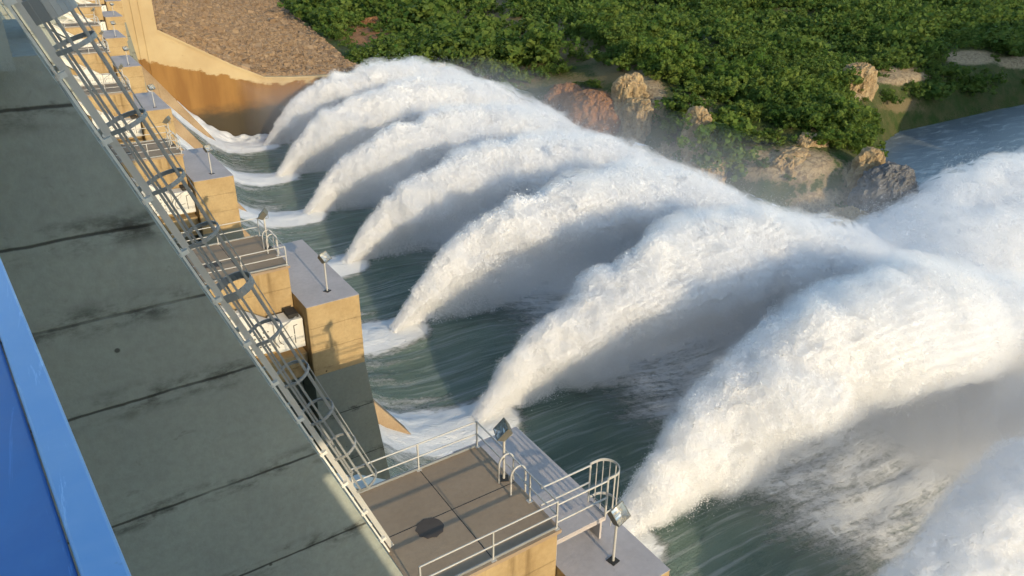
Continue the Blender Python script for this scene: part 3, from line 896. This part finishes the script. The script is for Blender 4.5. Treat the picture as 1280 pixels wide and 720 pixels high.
# candidate spots on the hillside that the view can see, nearest first
N = 45000
cx = rng.uniform(84, 560, N); cyy = rng.uniform(78, 640, N)
dd = shore_dist(cx, cyy)
cz, _ = terrain_z(cx, cyy)
fwd = np.array(fw); rtv = np.array(rt); dnv = np.array(dn)
pt = np.stack([cx,cyy,cz],1); zc = pt@fwd; ix = 640+954.6*(pt@rtv)/zc; iy = 357+954.6*(pt@dnv)/zc
ok = (dd > 3) & (ix > 300) & (ix < 1310) & (iy > -40) & (iy < 330) & (zc > 0)
ok &= ~((cx < toe_x(cyy)+4) & (cyy > 205))
tvx, tvy = to_view(cx, cyy, cz+1.6)
cv1 = np.maximum.reduce([cover(*to_view(cx, cyy, cz+dz_), (1,2)) for dz_ in (.3,2.0,3.8)]); cv3 = cover(tvx, tvy, (3,)); cv4 = cover(tvx, tvy, (4,))
dens = np.where(cv1 > .42, .16, np.where(cv3 > .45, .10, np.where(cv4 > .32, .22, .25+.75*sstep(.38,.55,fbm(np.stack([cx*.07,cyy*.07,0*cx],1),3,66)))))
ok &= rng.random(N) < dens
ds = np.hypot(cx, cyy)
idx = np.where(ok)[0]; idx = idx[np.argsort(ds[idx])]
# thin out so that crowns do not coincide
keep = []; grid = {}
for i in idx:
    s_ = 1.95 if ds[i] < 260 else 2.5
    key = (int(cx[i]//s_), int(cyy[i]//s_))
    if any((key[0]+a, key[1]+b) in grid and math.hypot(cx[i]-cx[grid[(key[0]+a,key[1]+b)]], cyy[i]-cyy[grid[(key[0]+a,key[1]+b)]]) < s_*.85 for a in (-1,0,1) for b in (-1,0,1)): continue
    grid[key] = i; keep.append(i)
keep = np.array(keep)
NI = 290
def place_tree(i):
    k = int(rng.integers(0,5))
    o = protos[k] if not used[k] else copy_tree(protos[k])
    used[k] = True
    h = min(8, rng.lognormal(math.log(3.0), .45))*(.45 if cv1[i] > .42 else 1.5 if cv4[i] > .32 else 1)
    o.scale = (h*rng.uniform(.9,1.25), h*rng.uniform(.9,1.25), h*rng.uniform(.75,1.05))
    o.rotation_euler = (0,0,rng.random()*6.28)
    o.location = (cx[i], cyy[i], cz[i]-.2)
    o['group'] = 'trees on the hillside opposite the spillway'
    o['label'] = 'dense green tree or bush on the slope beyond the white jets'
for i in keep[:NI]: place_tree(i)
rest = keep[NI:]
cv = []
lo = [crown_arrays(560, 90+k, 1.0, .12) for k in range(6)]
lo_far = [crown_arrays(240, 90+k, 1.0, .18) for k in range(6)]
for i in rest:
    q = (lo if ds[i] < 270 else lo_far)[int(rng.integers(0,6))]; a = rng.random()*6.28; h = min(7, rng.lognormal(math.log(2.9), .45))*(.45 if cv1[i] > .42 else 1.6 if cv4[i] > .32 else 1)
    c_, s_ = math.cos(a), math.sin(a)
    x = (q[:,0]*c_-q[:,1]*s_)*h*1.08; y = (q[:,0]*s_+q[:,1]*c_)*h*1.08; z = q[:,2]*h*.9
    cv.append(np.stack([x+cx[i], y+cyy[i], z+cz[i]-.3], 1))
if cv:
    cv = np.concatenate(cv)
    o_ = np_mesh('forest', cv, np.arange(len(cv)).reshape(-1,4), M['leaf2'], False); o_['kind'] = 'stuff'
# one big round tree by the pale rocks
big = copy_tree(protos[2]); big.scale = (8.5,8.5,7.5); big.location = (129.0, 111.5, -50)
if 'group' in big: del big['group']
big['label'] = 'large round bright green tree between the two pale rock spurs'

# ------------------------------------------------------------------ water jets: lumpy white core in a shell of fine flecks of spray
def spray_mat(name, tl):
    t = NT(name)
    t.b.inputs['Base Color'].default_value = (.93,.93,.93,1); t.b.inputs['Roughness'].default_value = 1; t.b.inputs['Specular IOR Level'].default_value = 0
    tr = t.n('ShaderNodeBsdfTranslucent'); tr.inputs['Color'].default_value = (.95,.95,.95,1)
    mx = t.n('ShaderNodeMixShader'); mx.inputs[0].default_value = tl
    t.link(t.b.outputs[0], mx.inputs[1]); t.link(tr.outputs[0], mx.inputs[2]); t.link(mx.outputs[0], t.t.nodes['Material Output'].inputs['Surface'])
    return t.m
M['spray'] = spray_mat('spray_flecks', .45)
M['core'] = spray_mat('spray_core', .6)
def vol_mat(name, dens, g=0.0):
    t = NT(name); t.t.nodes.remove(t.b)
    pv = t.n('ShaderNodeVolumePrincipled'); pv.inputs['Color'].default_value = (.985,.988,.992,1)
    pv.inputs['Density'].default_value = dens; pv.inputs['Anisotropy'].default_value = g
    t.link(pv.outputs[0], t.t.nodes['Material Output'].inputs['Volume'])
    return t.m
M['vol_near'] = vol_mat('spray_air_dense', .25)
M['vol_far'] = vol_mat('spray_air_thin', .12)
scn.cycles.volume_bounces = 8
def tube_hull(name, G, mat, parent):
    na, nb, _ = G.shape
    I = np.arange(na*nb).reshape(na, nb); I2 = np.hstack([I, I[:,:1]])
    F = np.stack([I2[:-1,:-1].ravel(), I2[1:,:-1].ravel(), I2[1:,1:].ravel(), I2[:-1,1:].ravel()], 1)
    v = np.vstack([G.reshape(-1,3), G[0].mean(0), G[-1].mean(0)])
    c0, c1 = na*nb, na*nb+1
    me = bpy.data.meshes.new(name)
    faces = F.tolist() + [(c0, int(I2[0,j+1]), int(I2[0,j])) for j in range(nb)] + [(c1, int(I2[-1,j]), int(I2[-1,j+1])) for j in range(nb)]
    me.from_pydata(v.tolist(), [], faces); me.update(); me.materials.append(mat)
    P0 = v[F[:,0]]; vol = (np.einsum('ij,ij->i', P0, np.cross(v[F[:,1]], v[F[:,2]])) + np.einsum('ij,ij->i', P0, np.cross(v[F[:,2]], v[F[:,3]]))).sum()
    if vol < 0: me.flip_normals()
    o = bpy.data.objects.new(name, me); C.objects.link(o); o.parent = parent
    return o
def flecks(name, p, nrm, a, jit=.6, parent=None):
    n = len(p)
    nn = nrm + rng.normal(0, jit, (n,3)); nn /= np.linalg.norm(nn,axis=1)[:,None]+1e-9
    e = np.cross(nn, rng.normal(0,1,(n,3))); e /= np.linalg.norm(e,axis=1)[:,None]+1e-9
    b = np.cross(nn, e)
    a = a[:,None]
    v = np.stack([p-e*a*.5-b*a*.33, p+e*a*.5-b*a*.33, p+b*a*.6], 1)
    return np_mesh(name, v.reshape(-1,3), np.arange(3*n).reshape(-1,3), M['spray'], False, parent)
def grid_normals(Pg, closed):
    du_ = np.gradient(Pg, axis=0)
    if closed:
        dv_ = (np.roll(Pg,-1,1)-np.roll(Pg,1,1))*.5
    else: dv_ = np.gradient(Pg, axis=1)
    n = np.cross(du_, dv_); n /= np.linalg.norm(n,axis=2)[...,None]+1e-9
    return n, np.linalg.norm(np.cross(du_, dv_),axis=2)
CXs = [0,2.5,5,10,14,24,32,38,46,56,70,84,96]
CZs = [.2,3.2,6.0,9.7,11.9,15.2,16.3,16.5,15.7,13.0,6.8,-.5,-7]
def jet_surface(seed):
    xs = np.arange(.0, 97, .28); nk = 76
    th = np.linspace(0, 2*math.pi, nk, endpoint=False)
    X, T = np.meshgrid(xs, th, indexing='ij')
    zc = np.interp(X, CXs, CZs)
    lowz = np.where(X < 60, 0, -(X-60)*.16)
    H = np.maximum(zc-lowz, .8)
    wd = .9+.195*X-.0009*X*X
    c, s_ = np.cos(T), np.sin(T)
    # cross-section: round head at the crest, thin tail reaching down to the water
    zz = .5+.5*s_                                  # 0 bottom .. 1 top
    headw = np.clip((zz-.18)/.5, 0, 1)
    prof = np.sqrt(np.clip(1-((zz-.62)/.385)**2, 0, 1))
    thick = wd*(.50+.50*headw)*np.where(zz > .62, prof, .50+.50*np.clip(zz/.62,0,1))
    bot = lowz + H*.02
    P = np.stack([X, np.sign(c)*np.abs(c)**.6*thick, bot + zz**.9*(zc+.4-bot)], -1)
    n, _ = grid_normals(P, True)
    if (n[...,2]*s_).mean() < 0: n = -n
    q = P.reshape(-1,3)*np.array([1,1,1.])
    b1 = fbm(q*np.array([.13,.16,.16])+seed*7.1, 3, seed)-.5
    b2 = np.abs(fbm(q*np.array([.42,.5,.45])+seed*3.3, 3, seed+3)-.5)
    b3 = fbm(q*np.array([1.2,1.4,1.3])+seed, 3, seed+6)-.5
    amp = np.minimum(1, .12+X.ravel()/18)
    d = (4.6*b1 - 4.2*(b2-.13) + 1.2*b3 + 1.5*(fbm(q*np.array([.22,1.5,1.5])+seed*2.2, 3, seed+12)-.5))*amp
    d = np.maximum(d, -1.1-.2*amp)
    P2 = P + n*d.reshape(X.shape)[...,None]
    P2[...,2] = np.maximum(P2[...,2], lowz-3)
    n2, ar = grid_normals(P2, True)
    if (n2*n).sum(-1).mean() < 0: n2 = -n2
    return X, zz, P2, n2, ar
def make_jet(seed, N, a0, ncur):
    X, zz, Pg, nm, ar = jet_surface(seed)
    na, nb = X.shape
    I = np.arange(na*nb).reshape(na, nb); I2 = np.hstack([I, I[:,:1]])
    F = np.stack([I2[:-1,:-1].ravel(), I2[1:,:-1].ravel(), I2[1:,1:].ravel(), I2[:-1,1:].ravel()], 1)
    F = F[((zz.ravel()[F] > .66) | (X.ravel()[F] < 7)).any(1)]
    core = np_mesh('water_jet', Pg.reshape(-1,3) - nm.reshape(-1,3)*.25, F, M['core'], True)
    w_ = (ar*(.30+.70*sstep(.2,.55,zz))*(1+1.5*np.exp(-X/10))*(1+.004*X)).ravel(); w_ /= w_.sum()
    r_ = np.random.default_rng(seed+100)
    ii = r_.choice(na*nb, N, p=w_)
    p = Pg.reshape(-1,3)[ii] + r_.normal(0,.16,(N,3)); n = nm.reshape(-1,3)[ii]; x = X.ravel()[ii]
    cl = fbm(p*.6, 3, seed+20); cl2 = fbm(p*1.7, 2, seed+21)
    off = r_.exponential(1, N)*(.06+.009*np.minimum(x,60))*(.25+2.0*sstep(.45,.75,cl))*(.5+cl2)
    off = off + .05+.009*np.minimum(x,60)
    p = p + n*off[:,None] - np.array([.0,0,.35])*off[:,None]*(zz.ravel()[ii] < .5)[:,None]
    a = a0*r_.lognormal(0,.35,N)*(1+.006*x)/(1+.25*off)
    obs = flecks('spray', p, n, a, .3, core)
    xx = X[...,None]
    G1 = Pg[::2, ::2] + nm[::2, ::2]*(.08+.012*np.minimum(xx,60))[::2, ::2]
    tube_hull('spray_cloud', G1, M['vol_near'], core)
    q = Pg.reshape(-1,3); lump_ = fbm(q*.12+seed, 3, seed+40).reshape(X.shape)[...,None]
    G2 = Pg[::3, ::3] + nm[::3, ::3]*((.25+.036*np.minimum(xx,60))*(.3+1.5*lump_))[::3, ::3]
    tube_hull('thin_spray', G2, M['vol_far'], core)
    # falling veil under the arc
    xv = 96*r_.random(ncur)**.9; zc = np.interp(xv, CXs, CZs); lz = np.where(xv<60,0,-(xv-60)*.16)
    wdv = .9+.17*xv-.0006*xv*xv
    pv = np.stack([xv, r_.normal(0,.36,ncur)*wdv, lz+(zc-lz)*r_.random(ncur)**.9], 1)
    clv = fbm(pv*np.array([.5,.5,.16]), 3, seed+30)
    kp = r_.random(ncur) < .25+.75*sstep(.36,.6,clv)
    pv = pv[kp]
    flecks('falling_spray', pv, np.zeros_like(pv), a0*1.15*r_.lognormal(0,.3,len(pv)), 1, core)
    return core
jm = [make_jet(3, 800000, .072, 200000), make_jet(4, 260000, .12, 80000), make_jet(5, 260000, .12, 80000)]
CEN = [18.6, 40.2, 64.2, 89.3, 115.0, 140.5, 166.5, 192.5]
BX = [38.6, 37.9, 37.9, 38.9, 41.2, 43.7, 46.9, 52.3]
BZ = [-55.4,-55.4,-55.4,-55.7,-57.0,-56.6,-56.4,-56.3]
JL = ['white jet of water cut off by the bottom right corner of the photo',
      'widest white jet of water, rising just past the caged gangway',
      'white jet of water rising behind the raised floodlight of the railed platform',
      'white jet of water, fifth from the stained end wall, foot beside a tan nose block',
      'white jet of water, fourth from the stained end wall',
      'white jet of water, third from the stained end wall',
      'white jet of water, second from the stained end wall',
      'white jet of water rising closest to the stained end wall and rock fill']
usedm = [False]*3
for i in range(8):
    k = 0 if i < 3 else 1 + (i % 2)
    if not usedm[k]: o = jm[k]; usedm[k] = True
    else: o = copy_tree(jm[k])
    o.location = (BX[i], CEN[i], BZ[i])
    sc_ = [1.0,1.0,1.0,.98,1.02,.98,1.02,1.0][i]
    o.scale = (sc_*[1,1.03,1,.98,.98,1,.97,.92][i], [.75,1.08,-1,1,1,-1,-1,1][i], sc_*[.47,1.02,1,1.05,1.02,1.05,1.05,1.06][i])
    tag(o, JL[i], 'water jet', 'white water jets leaping from the spillway lip')

# landing spray: low cloud between the jets and the hillside, and the tall splash
def cloud(name, seed, x0, x1, y0, y1, step, zlow, height, N, a0, big=.05, lump=1.0):
    X, Y = np.meshgrid(np.arange(x0,x1,step), np.arange(y0,y1,step), indexing='ij')
    h = height(X, Y)
    q = np.stack([X.ravel(), Y.ravel(), 0*X.ravel()],1)
    h = h*(.70+.6*fbm(q*big,3,seed).reshape(X.shape)) 
    q[:,2] = h.ravel()*.6
    h = h + lump*(-5.5*(np.abs(fbm(q*.2,4,seed+2)-.5)-.13) + 2.2*(fbm(q*.75,3,seed+4)-.5) - 1.4*np.abs(fbm(q*1.1,2,seed+6)-.5)).reshape(X.shape)*sstep(.5,5,h)
    P = np.stack([X,Y,zlow+h],-1)
    n, ar = grid_normals(P, False)
    if n[...,2].mean() < 0: n = -n
    na, nb = X.shape; I = np.arange(na*nb).reshape(na,nb)
    F = np.stack([I[:-1,:-1].ravel(), I[1:,:-1].ravel(), I[1:,1:].ravel(), I[:-1,1:].ravel()], 1)
    F = F[(h.ravel()[F] > .6).any(1)]
    core = np_mesh(name, P.reshape(-1,3)-n.reshape(-1,3)*.3-np.array([0,0,1.2]), F, M['core'], True)
    r_ = np.random.default_rng(seed)
    w_ = (ar*sstep(.2,3,h)).ravel(); w_ /= w_.sum()
    ii = r_.choice(na*nb, N, p=w_)
    p = P.reshape(-1,3)[ii]+r_.normal(0,step*.5,(N,3)); nn = n.reshape(-1,3)[ii]
    cl = fbm(p*.4,3,seed+8)
    off = .4 + r_.exponential(1,N)*(.16+1.6*sstep(.42,.72,cl))
    p = p + nn*off[:,None]
    flecks('spray', p, nn, a0*r_.lognormal(0,.35,N)/(1+.2*off), .35, core)
    st_ = max(1, int(round(1.2/step)))
    lump_ = fbm(P.reshape(-1,3)*.1, 3, seed+12).reshape(X.shape)
    for nm_, mt_, g_ in (('spray_cloud', M['vol_near'], .45*sstep(.3,4,h)), ('thin_spray', M['vol_far'], (.6+3.6*lump_)*sstep(.0,4,h))):
        T = P[::st_, ::st_] + n[::st_, ::st_]*g_[::st_, ::st_][...,None]
        B = T.copy(); B[...,2] = zlow - .8
        T[...,2] = np.maximum(T[...,2], zlow-.6)
        na, nb = T.shape[:2]; I = np.arange(na*nb).reshape(na,nb); J = I+na*nb
        fs = [np.stack([I[:-1,:-1].ravel(), I[1:,:-1].ravel(), I[1:,1:].ravel(), I[:-1,1:].ravel()],1), np.stack([J[:-1,:-1].ravel(), J[:-1,1:].ravel(), J[1:,1:].ravel(), J[1:,:-1].ravel()],1)]
        for a_, b_ in ((I[:,0],J[:,0]),(I[:,-1][::-1],J[:,-1][::-1]),(I[0][::-1],J[0][::-1]),(I[-1],J[-1])):
            fs.append(np.stack([a_[:-1], b_[:-1], b_[1:], a_[1:]],1)[:, ::-1])
        np_mesh(nm_, np.vstack([T.reshape(-1,3), B.reshape(-1,3)]), np.vstack(fs), mt_, False, core)
    return core
def low_h(x, y):
    return 10.5*np.exp(-((x-108-.02*(y-60))/17)**2)*sstep(4,34,y)*(1-sstep(188,211,y))*sstep(66,84,x)
o_ = cloud('mist', 41, 64, 142, 2, 214, .7, -62.3, low_h, 60000, .11); o_['kind'] = 'stuff'
def plume_h(x, y):
    yc = 58 + (x-105)*.05
    hh = np.interp(x, [90,98,107,125,150,185,215,224], [0,5,9.5,12,14.5,16,12,0])
    return hh*np.exp(-((y-yc)/19)**4)
o_ = cloud('splash_plume', 57, 84, 225, 22, 96, .5, -62.3, plume_h, 420000, .17)
tag(o_, 'broad billowing cloud of white splash water below the river gorge', 'splash')
print('trees', len(keep), 'objects', len(bpy.data.objects))

t = NT('mist_air'); t.t.nodes.remove(t.b)
pv = t.n('ShaderNodeVolumePrincipled'); pv.inputs['Color'].default_value = (.96,.97,1,1); pv.inputs['Density'].default_value = .008; pv.inputs['Anisotropy'].default_value = .2
t.link(pv.outputs[0], t.t.nodes['Material Output'].inputs['Volume'])
m = MB(); m.box(50, 124, 2, 203, -63, -40.5)
o_ = m.build('haze', t.m, None); o_['kind'] = 'stuff'
